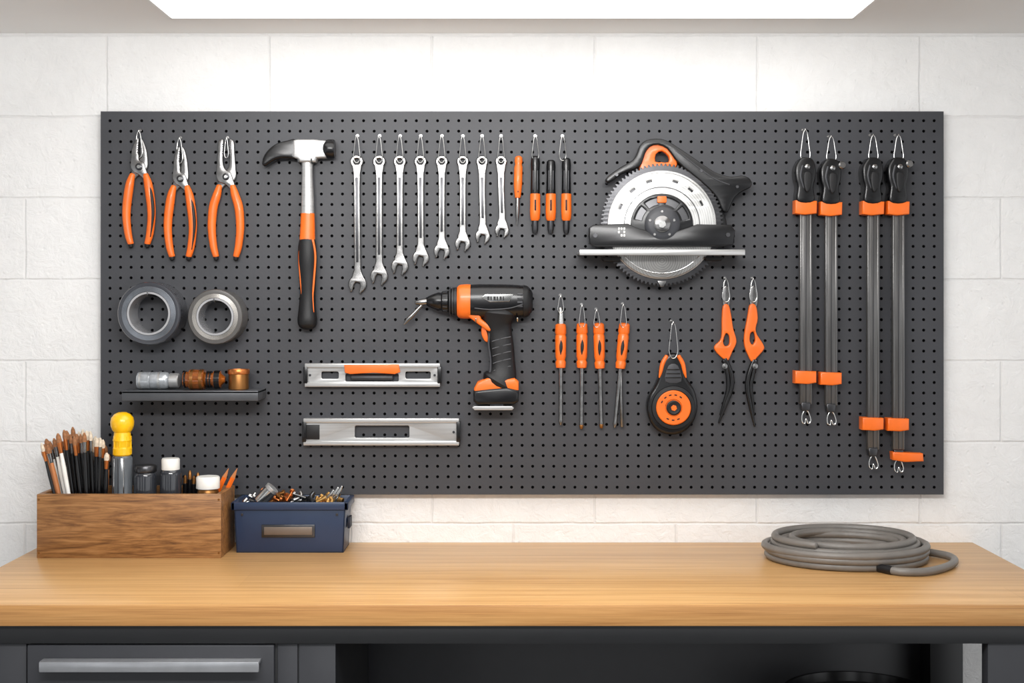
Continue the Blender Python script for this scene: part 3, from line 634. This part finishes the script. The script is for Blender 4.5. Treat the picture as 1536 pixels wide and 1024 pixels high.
# ---------------- screwdrivers
def sdr(A,B,hend,label,ferr=False,tipo=False,twin=False):
    H=B[1]-A[1]; T=lambda y:(y-A[1])/H
    hy=485 if ferr else A[1]
    parts=[]
    if ferr: parts.append(('ferrule',BSTEEL,'steel top ferrule',[(0,2.2),(.02,4),(.06,4.5),(T(486),5.5)]))
    parts.append(('handle',ORANGE,'orange handle',[(T(hy),5),(T(hy+2),8),(T(hy+14),8.6),(T(hy+17),7.4),(T(hy+20),8.4),(T(hend-18),8),(T(hend-12),6.6),(T(hend-9),8),(T(hend-1),7.2),(T(hend),4)]))
    parts.append(('shaft',STEEL,'steel shaft',[(T(hend-1),3.4),(T(hend+10),3),(T(B[1]-10),2.7),(T(B[1]-6),3.2),(1,1.5)]))
    def ex(t,ids):
        f=lambda y:A[0]+(B[0]-A[0])*T(y)
        y_=YB-.0138
        t.add('grip_panel',pt([(f(hy+22)+.5,hy+22,1.6),(f(hend-30)+.5,hend-32,2.8),(f(hend-20),hend-20,1.4)],y_-.0115,BLACK,.5),ids['handle'],'black grip panel')
        if tipo: t.add('tip_cap',pt([(f(B[1]-4),B[1]-4,3.4),(f(B[1]),B[1],2.5)],y_,BRONZE,1,n=1),ids['shaft'],'bronze tip')
        if twin: t.add('second_shaft',pt([(f(hend)+1,hend-1,2.2),(f(hend+40)+5,hend+40,2.2),(B[0]+11,B[1]-2,2.6)],y_,STEEL,1,n=1),None,'second thin steel shaft')
    drv('screwdriver',label,A,B,parts,YB-.0138,group='row of four screwdrivers',extra=ex)
sdr((841,461),(841,637),552,'orange screwdriver with bright steel top ferrule',True)
sdr((873,484),(872,642),552,'orange screwdriver with black panel and bronze tip',tipo=True)
sdr((898,484),(902,641),553,'orange screwdriver hanging slightly tilted',tipo=True)
sdr((937,484),(922,641),553,'leaning orange screwdriver with twin thin shafts',twin=True)
for px,a,b in ((841,445,468),(873,459,490),(895,466,490),(935,458,490)): hook(px,a,b,4.4,YB-.0255)
# ---------------- reel
t=Thing('chalk_line_reel','black teardrop chalk line reel with orange centre disc','chalk line reel')
yr=YB-.040
b_=t.add('case',plate([(1003,531),(1017,531),(1026,546),(1030,566),(1042,585),(1047,610),(1040,634),(1024,649),(1003,652),(983,643),(972,622),(972,598),(983,578),(989,562),(993,545)],yr,.039,BLACKG,.008,sm=4,bres=4),label='black case')
for s_,x0 in ((-1,996),(1,1023)):
    t.add('side_trim',pt([(1009+s_*9,534,3),(1009+s_*15,545,3.4),(1009+s_*18,558,2.6),(1009+s_*20,566,1)],yr+.001,ORANGE,.9),b_,'orange side trim')
t.add('neck_recess',plate([(1003,548),(1017,548),(1022,572),(998,572)],yr-.001,.004,DGREY,.001,sm=3),b_)
for k in range(3): t.add('neck_rib',pt([(1001-k,554+k*6,.9),(1019+k,554+k*6,.9)],yr-.002,BLACK,.8,n=1),b_)
s=sc(yr);c=W(1010,611,yr)
t.add('rim',lathe([(27*s,0),(33*s,.0),(32*s,.005),(27*s,.006)],c,(0,-1,0),BLACK,48,closed=True),b_)
d_=t.add('centre_disc',lathe([(26*s,0),(26*s,.005),(24.5*s,.007),(13*s,.007),(12*s,.005),(0,.005)],c,(0,-1,0),ORANGE,48),b_,'orange centre disc')
t.add('crank_hub',[lathe([(11*s,.004),(11*s,.009),(9*s,.011),(6*s,.010),(0,.010)],c,(0,-1,0),BLACK,32),lathe([(4.5*s,.009),(4.5*s,.013),(0,.013)],c,(0,-1,0),ORANGE,6)],d_,'black crank hub')
t.add('disc_marks',[plate(arcslot(1010,611,18,20,a,a+12),yr-.0073,.0008,BLACK,.0002) for a in (200,225,250,275,300,60,85,110)],d_,'black printed marks')
t.done(); hook(1010,484,536,6.5,YB-.044)
# ---------------- snips
def snips(o,hole,legs,steel,label):
    t=Thing('snips',label,'snips','orange snips on the pegboard'); y=YB-.014
    t.add('grip_body',plate(o,y,.013,ORANGE,.003,sm=4,holes=[hole],hsm=4),label='orange moulded body')
    t.add('blade_tip',plate(steel,y+.002,.007,STEEL,.001,sm=3),label='steel tip')
    for l in legs: t.add('handle_arm',pt(l,y+.004,BLACKG,.9),label='curved black arm')
    c=W((legs[0][0][0]+legs[1][0][0])/2,549,y)
    t.add('pivot_bolt',lathe([(.0065,0),(.0065,.003),(0,.004)],c,(0,-1,0),STEEL,16)); t.done()
snips([(1085,458),(1093,457),(1097,472),(1100,492),(1105,512),(1099,527),(1092,541),(1084,537),(1074,527),(1072,519),(1082,507),(1083,480)],[(1089,500),(1094,504),(1094,516),(1088,519),(1085,512)],
 [[(1088,538,3.5),(1097,562,3.6),(1097,582,3.4),(1088,608,2.8),(1078,634,1.4)],[(1086,540,3),(1091,560,3),(1092,582,3),(1086,604,2.2),(1080,622,1.2)]],
 [(1086,430),(1092,430),(1095,445),(1093,462),(1086,462),(1084,445)],'orange snips with curved black arms hanging from hook')
snips([(1125,457),(1134,458),(1137,478),(1134,497),(1145,516),(1146,524),(1136,536),(1129,543),(1123,534),(1117,518),(1117,500),(1121,478)],[(1126,500),(1131,498),(1133,510),(1129,517),(1125,511)],
 [[(1131,540,3.5),(1123,562,3.8),(1121,582,3.6),(1126,610,3),(1132,639,1.5)],[(1134,540,3),(1130,560,3),(1126,580,3),(1129,602,2.2),(1131,622,1.2)]],
 [(1127,430),(1134,430),(1137,445),(1134,462),(1127,462),(1124,445)],'orange snips with flared grip and black arms')
hook(1089,419,452,5.5,YB-.018); hook(1130,419,452,5.5,YB-.018)
# ---------------- workbench
bx0,bx1=-1.115,1.105
t=Thing('workbench','oak-topped workbench with black steel frame against the wall','workbench')
t.add('worktop',box(bx0,bx1,-.647,-.002,BT-.040,BT,OAK,.001),label='light oak butcher-block top')
t.add('shaded_front_edge',box(bx0,bx1,-.652,-.6468,BT-.040,BT-.0006,OAK_SHADED,.0015),label='oak front edge with shade painted into its colour')  # thin added strip that carries the painted shade of the front face
t.add('front_rail',box(bx0+.02,bx1-.01,-.642,-.600,.824,.860,CABD,.001),label='black steel front rail')
t.add('rear_rail',box(bx0+.02,bx1-.01,-.05,-.012,.80,.860,CABD,.001))
t.add('back_panel',box(-.50,.985,-.012,-.004,.05,.80,CABM,.001),label='dark rear panel')
t.add('leg',box(.912,1.09,-.636,-.602,0,.824,CABM,.002)); t.add('leg',box(.975,1.052,-.09,-.0125,0,.80,CABD,.002))
t.add('side_rail',box(1.05,1.09,-.602,-.05,.81,.858,CABD,.001))
t.done()
def fx(px,y=-.636): return (px-HX)*sc(y)
def fz(py,y=-.636): return EYE-(py-HY)*sc(y)
t=Thing('drawer_cabinet','charcoal steel drawer cabinet under the worktop','cabinet')
xl=-1.09
t.add('body',[box(xl,fx(503),-.628,-.052,.05,.822,CABD,.001),box(xl,fx(39),-.634,-.62,.05,.822,CABM,.001),box(fx(448),fx(503),-.634,-.62,.05,.822,CABM,.001),box(fx(416),fx(446),-.634,-.62,.05,.822,CABM,.001)])
zt=fz(966)
for k in range(3):
    z1=zt-k*.215
    d=t.add('drawer',box(fx(43),fx(412),-.644,-.626,z1-.208,z1,CABM,.002),label='charcoal drawer front')
    hz1=fz(992.5,-.672)-k*.215
    t.add('handle',[box(fx(58,-.672),fx(388,-.672),-.672,-.664,hz1-.020,hz1,HANDLEM,.002),box(fx(58,-.672),fx(388,-.672),-.668,-.645,hz1-.006,hz1,HANDLEM,.001)],d,'bright metal bar pull')
t.add('plinth',box(xl+.02,fx(500),-.6,-.06,0,.05,CABD,.001)); t.done()
t=Thing('waste_bin','round black plastic bin standing under the bench','bin')
r=.165;H=.630
t.add('bin_body',lathe([(.12,0),(r-.006,H-.02),(r-.012,H-.02),(.114,.006),(0,.006)],(.757,-.3,0),(0,0,1),BLACK,48))
t.add('rim',lathe([(r-.012,H-.022),(r+.004,H-.022),(r+.005,H-.004),(r,H),(r-.008,H)],(.757,-.3,0),(0,0,1),BLACKG,48,closed=True)); t.done()
# ---------------- wooden box
wy0,wy1=-.196,-.05; wx0,wx1=-1.070,-.655; wh=.144
t=Thing('wooden_box','open brown wooden box holding brushes and bottles','box')
th=.012
t.add('front_panel',box(wx0,wx1,wy0,wy0+th,BT,BT+wh,BOXW,.0012)); t.add('back_panel',box(wx0,wx1,wy1-th,wy1,BT,BT+wh,BOXW,.0012))
t.add('side_panel',box(wx0,wx0+th,wy0+th,wy1-th,BT,BT+wh,BOXW,.001)); t.add('side_panel',box(wx1-th,wx1,wy0+th,wy1-th,BT,BT+wh,BOXW,.001))
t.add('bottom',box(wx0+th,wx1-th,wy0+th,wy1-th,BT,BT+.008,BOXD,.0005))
for z in (.012,.132):
    for xx in (wx1-.005,wx0+.005): t.add('corner_pin',lathe([(.0025,0),(.0025,.001),(0,.001)],(xx,wy0,BT+z),(0,-1,0),BRONZE,10))
t.done()
ZF=BT+.0085
def brush(bxp,tx,ty,y,hm_,bm_,r=3.2):
    lab='dark-handled paintbrush with brown tip standing in the wooden box' if hm_ is BLACKG else ('white-handled paintbrush standing in the wooden box' if hm_ is WHITE else 'wooden-handled paintbrush standing in the wooden box')
    t=Thing('paint_brush',lab,'brush','brushes standing in the wooden box')
    s=sc(y); p0=Vector(((bxp-HX)*s,y,ZF+.004)); p1=W(tx,ty,y+random.uniform(-.008,.008))
    t.add('handle',rod(p0,p1,[(0,.6*s),(.02,1.4*s),(.4,r*.8*s),(.7,r*s),(.84,r*.72*s)],hm_,12))
    t.add('ferrule',rod(p0,p1,[(.83,r*.75*s),(.84,r*.85*s),(.92,r*1.05*s)],COPPER if random.random()<.35 else STEEL,12))
    t.add('bristles',rod(p0,p1,[(.915,r*1.0*s),(.94,r*1.15*s),(.975,r*.95*s),(1,r*.3*s)],bm_,12)); t.done()
NB=36
for i in range(NB):
    f=(i*0.61803)%1.0
    tx=62+f*104; bxp=104+f*52+random.uniform(-3,3)
    ty=668-24*math.sin(math.pi*min(1,f*1.05))+random.uniform(-6,14)
    k=i%8
    hm_=WHITE if k in (2,) else (BWOOD if k==5 else BLACKG)
    brush(bxp,tx,ty,-.172+.105*(i/NB),hm_,WBRIST if k in (0,3,6) else BRIST,2.5+.55*(i%3))
y=-.12;s=sc(y)
t=Thing('nut_driver','clear-bodied driver with bright yellow ball handle','hand tool')
x=W(183.5,0,y).x; zz=lambda py:EYE-(py-HY)*s
def vl(prof,mat,seg=28): return lathe([(r*s,zz(py)) for py,r in prof],(x,y,0),(0,0,1),mat,seg)
t.add('tube',lathe([(14*s,ZF),(15*s,ZF+.002)]+[(15*s,zz(686)),(13*s,zz(683))],(x,y,0),(0,0,1),GLASS,28),label='clear grey tube')
t.add('tube_rib',[tube([(x+dx*s,y-math.sqrt(225-dx*dx)*s,ZF+.1),(x+dx*s,y-math.sqrt(225-dx*dx)*s,zz(687))],.0014,m_,6) for dx,m_ in ((-9,BSTEEL),(-2,DGREY),(6,BSTEEL))])
yh_=t.add('yellow_handle',vl([(683,12),(681,14),(672,14),(670,12.5),(662,13),(660,14),(652,12.5),(648,12),(644,15),(638,17),(632,17.4),(626,16),(621,12),(618,6),(617.5,.1)],YELLOW),label='yellow ball-ended handle')
for a in range(8):
    A=a*math.pi/4; t.add('handle_flute',tube([(x+13*s*math.cos(A),y+13*s*math.sin(A),zz(680)),(x+12.6*s*math.cos(A),y+12.6*s*math.sin(A),zz(654))],.0018,YELLOW,6),yh_)
t.done()
def jar(name,px,r,top,capt,mb,mc,label,cat_,y=-.12,capr=None):
    t=Thing(name,label,cat_); s=sc(y); x=W(px,0,y).x; zz=lambda py:EYE-(py-HY)*s; capr=capr or r
    t.add('body',lathe([(r*.9*s,ZF),(r*s,ZF+.003),(r*s,zz(capt+8)),(r*.96*s,zz(capt+4)),(r*.8*s,zz(capt))],(x,y,0),(0,0,1),mb,28))
    t.add('cap',lathe([(capr*s*.98,zz(capt+1)),(capr*s,zz(capt)),(capr*s,zz(top+2)),(capr*s*.92,zz(top)),(0,zz(top))],(x,y,0),(0,0,1),mc,28)); t.done()
jar('glass_jar',218,17,697,706,SMOKE,DSTEEL,'smoked glass jar with dark metal lid in the wooden box','jar')
jar('bottle',256,16,687,703,SMOKE,WHITE,'dark bottle with white screw cap in the wooden box','bottle',-.12,13.5)
jar('paint_jar',312,16,714,731,BRONZE,WHITE,'brown jar with wide white lid in the wooden box','jar',-.145,17.5)
for px,tp in ((277,712),(284,705),(290,713),(296,708)):
    drv('paint_marker','slim dark marker standing in the wooden box',(px,800),(px+1,tp),[('body',BLACKG,None,[(0,3.6),(.85,3.8),(.86,3)]),('cap',BRONZE,'bronze tip',[(.85,3),(.97,2.6),(1,.5)])],-.085,'marker','dark markers in the wooden box')
for (a,b,c,d) in ((302,790,343,702),(312,794,356,702)):
    y=-.085; p0=W(a,b,y)
    t=Thing('pencil','orange wooden pencil leaning out of the wooden box','pencil','orange pencils in the wooden box')
    p1=W(c,d,y); s=sc(y)
    t.add('shaft',rod(p0,p1,[(0,3.8*s),(.85,3.8*s)],ORANGE,6)); t.add('point',rod(p0,p1,[(.85,3.7*s),(.97,1*s),(1,.3*s)],BWOOD,6)); t.done()
# ---------------- navy toolbox
y0,y1=-.133,-.02; x0,x1=-.640,-.382; z1=BT+.115
t=Thing('metal_toolbox','open navy blue metal box full of copper fittings','toolbox')
tw=.004
def taper(g,zc,zt,amt,cx,cy):
    V=[]
    for v in g[0]:
        f=1+amt*((v[2]-zc)/(zt-zc)); V.append((cx+(v[0]-cx)*f,cy+(v[1]-cy)*f,v[2]))
    return (V,g[1],g[2])
CX,CY=(x0+x1)/2,(y0+y1)/2
bd=t.add('body',[taper(q,BT,z1,.045,CX,CY) for q in (box(x0+.006,x1-.006,y0+.002,y0+.002+tw,BT,z1,NAVY,.001),box(x0+.006,x1-.006,y1-.006-tw,y1-.006,BT,z1,NAVY,.001),box(x0+.006,x0+.006+tw,y0+.002,y1-.006,BT,z1,NAVY,.001),box(x1-.006-tw,x1-.006,y0+.002,y1-.006,BT,z1,NAVY,.001),box(x0+.006,x1-.006,y0+.002,y1-.006,BT,BT+.003,NAVYD,0))])
t.add('rim',[box(x0-.005,x1+.006,y0-.006,y0+.002,z1-.016,z1+.002,NAVY,.002),box(x0-.005,x1+.006,y1-.006,y1+.001,z1-.016,z1+.002,NAVY,.002),box(x0-.005,x0+.004,y0-.006,y1,z1-.016,z1+.002,NAVY,.002),box(x1-.004,x1+.006,y0-.006,y1,z1-.016,z1+.002,NAVY,.002)],bd)
t.add('tray',box(x0+.004,x1-.004,y0+.003,y1-.007,z1-.022,z1-.018,NAVYD,0),bd)
a=W(392,806,y0-.005);b=W(472,787,y0-.005)
pl=t.add('label_holder',[box(a.x,b.x,y0-.003,y0+.004,a.z,b.z,DSTEEL,.001)],bd,'dark bronze label holder')
t.add('label_plate',box(a.x+.006,b.x-.006,y0-.0045,y0-.002,a.z+.006,b.z-.005,M('aged_bronze',(118,106,96),.45,.5),.0005),pl)
t.add('side_lug',box(x1-.001,x1+.005,CY-.02,CY+.02,BT+.05,BT+.075,NAVYD,.001),bd)
for xx in (x0+.02,x1-.02): t.add('rivet',lathe([(.003,0),(.003,.0015),(0,.002)],(xx,y0+.001-.003,z1-.026),(0,-1,0),DSTEEL,10),bd)
t.done()
ZT=z1-.0175
t=Thing('metal_canister','small shiny steel canister leaning in the navy box','canister')
p0=Vector((-.590,-.085,ZT+.012));p1=p0+Vector((.032,.0,.034))
t.add('body',rod(p0,p1,[(0,.015),(.03,.016),(.8,.016),(.82,.0145)],BSTEEL,28)); t.add('cap',rod(p0,p1,[(.82,.0165),(.98,.0165),(1,.0155)],ALU,28)); t.done()
mats=[COPPER,STEEL,BRASS,BRONZE,DSTEEL,BSTEEL,COPPER,BRASS]
for i in range(60):
    x=x0+.020+(x1-x0-.040)*((i*0.377+.1)%1.0); y=y0+.020+(y1-y0-.040)*((i*.618)%1)
    if x<-.545 and y>-.11 and y<-.06: y=-.045
    heap=1-abs((x-CX)/(x1-x0)*2)**2
    z=ZT+.005+(i//14)*.0052*heap; a=random.uniform(0,math.pi); L=random.uniform(.010,.018); up=random.uniform(.0,.65)
    d=Vector((math.cos(a),math.sin(a)*.7,up)).normalized(); c=Vector((x,y,z+up*L*.5)); m=mats[i%8]
    if i%3==0:
        t=Thing('bolt','hexagonal %s bolt lying in the navy box'%('steel' if m in (DSTEEL,STEEL,BSTEEL) else 'copper-toned'),'bolt','loose fittings in the navy box')
        t.add('shank',rod(c-d*L,c+d*L,[(0,.0028),(1,.003)],m,12)); t.add('bolt_head',rod(c+d*L,c+d*(L+.005),[(0,.0065),(1,.0065)],m,6)); t.done()
    elif i%3==1:
        u=d.orthogonal().normalized()
        if u.z<0:u=-u
        t=Thing('pipe_elbow','bent metal pipe elbow lying in the navy box','pipe fitting','loose fittings in the navy box')
        P=[c-d*L,c-d*L*.3,c+d*L*.2+u*.002,c+d*L*.5+u*L*.4,c+d*L*.55+u*L]
        t.add('pipe_elbow',[tube(P,.0045,m,12,rnd=False),tube([P[0],P[0]+d*.005],.006,m,12,rnd=False)]); t.done()
    else:
        t=Thing('pipe_coupling','short ringed metal pipe coupling lying in the navy box','pipe fitting','loose fittings in the navy box')
        t.add('pipe_coupling',rod(c-d*L*.7,c+d*L*.7,[(0,.0045),(.02,.006),(.3,.006),(.32,.0048),(.68,.0048),(.7,.006),(.98,.006),(1,.0045)],m,16)); t.done()
for px,tp,l in ((500,735,'a'),(507,731,'b'),(513,729,'c')):
    y=-.07; p1=W(px,tp,y); p0=Vector((p1.x-.022,y,ZT+.003))
    t=Thing('chisel_bit','flat bright steel bit sticking out of the navy box','chisel','steel bits in the navy box'); t.add('chisel_bit',tube([p0,p0.lerp(p1,.6),p1],[.0035,.0045,.002],BSTEEL,8,.5)); t.done()
# ---------------- hose
t=Thing('coiled_hose','grey rubber hose coiled loosely on the oak worktop','hose')
R=.0085; zb=BT+R+.0006
tail=[(1322,852),(1350,857),(1388,857),(1416,851),(1431,843),(1428,836),(1406,830)]
P=[GP(a,b,zb) for a,b in tail]
cx,cy=.750,-.205
def spiral():
    out=[]
    loops=[(1.0,0),(.91,0),(.82,0),(.73,0),(.64,.2),(.68,1),(.78,1),(.88,1),(.97,1),(.92,1.95),(.82,2),(.72,2),(.66,2.4),(.80,3),(.88,3)]
    n=40
    tot=len(loops)-1
    for i in range(6,int((tot-.35)*n)+1):
        u=i/n; k=min(int(u),tot-1); f=u-k; f=f*f*(3-2*f)
        sc_=loops[k][0]*(1-f)+loops[k+1][0]*f; ly=loops[k][1]*(1-f)+loops[k+1][1]*f
        th=2*math.pi*u
        am=1 if k>4 else .3
        wob=1+(.024*math.sin(th*1.37+k)+.014*math.sin(th*2.3))*am
        ox=.5*(math.sin(2.1*u)+math.sin(3.7*u))*.016*am
        x=cx+ox+.186*sc_*wob*math.cos(th); y=cy+.4*ox+.154*sc_*wob*math.sin(th)
        out.append(Vector((x,y,zb+ly*R*1.6)))
    return out
P+=spiral()
PP=cat([tuple(p) for p in P[:9]],6,False)[:-1]+[tuple(p) for p in P[8:]]
t.add('hose_tube',tube(PP,R,HOSE,16,rnd=True),angle=60)
e=P[0]; d=(P[0]-P[1]).normalized()
t.add('end_collar',[tube([Vector(q) for q in PP[:5]],R*1.07,BLACK,20,rnd=False),lathe([(R*.5,0),(R*1.07,0),(R*1.07,.008),(R*.6,.009),(R*.55,.004)],e-d*.001,d,BLACK,20),lathe([(R*.55,.0),(0,.0025)],e+d*.003,d,HOLE_SHADE,16)],label='black hose end collar')
t.done()
# ---------------- lights, world, camera
def area(name,loc,rot,sx_,sy_,e,col):
    l=bpy.data.lights.new(name,'AREA'); l.shape='RECTANGLE'; l.size=sx_; l.size_y=sy_; l.energy=e; l.color=col
    o=bpy.data.objects.new(name,l); o.location=loc; o.rotation_euler=rot; COL.objects.link(o)
area('added_fill_light',(-.2,-2.0,ZC-.05),(math.radians(48),0,0),1.5,.3,45,(1,.99,.98))  # unseen area lamp added as fill for the wall and tools
w=bpy.data.worlds.new('World'); bpy.context.scene.world=w; w.use_nodes=True
nt=w.node_tree; bg=nt.nodes['Background']; bg.inputs['Strength'].default_value=.85
tc=nt.nodes.new('ShaderNodeTexCoord'); n=nt.nodes.new('ShaderNodeTexNoise'); n.inputs['Scale'].default_value=3.2; n.inputs['Detail'].default_value=1
mp=nt.nodes.new('ShaderNodeMapping'); mp.inputs['Scale'].default_value=(1,1,.6)
nt.links.new(tc.outputs['Generated'],mp.inputs['Vector']); nt.links.new(mp.outputs['Vector'],n.inputs['Vector'])
r=nt.nodes.new('ShaderNodeValToRGB'); r.color_ramp.elements[0].position=.45; r.color_ramp.elements[0].color=(.14,.145,.15,1); r.color_ramp.elements[1].position=.56; r.color_ramp.elements[1].color=(1.45,1.47,1.5,1)  # bright and dark patches added to the world for contrast in metal reflections
nt.links.new(n.outputs['Fac'],r.inputs['Fac']); nt.links.new(r.outputs['Color'],bg.inputs['Color'])
cam=bpy.data.cameras.new('Camera'); co=bpy.data.objects.new('Camera',cam); COL.objects.link(co)
co.location=(0,-D,EYE); co.rotation_euler=(math.radians(90),0,0)
cam.sensor_width=36; cam.lens=(D/S)/1536*36; cam.shift_y=-(512-HY)/1536
bpy.context.scene.camera=co
bpy.context.scene.view_settings.view_transform='Standard'
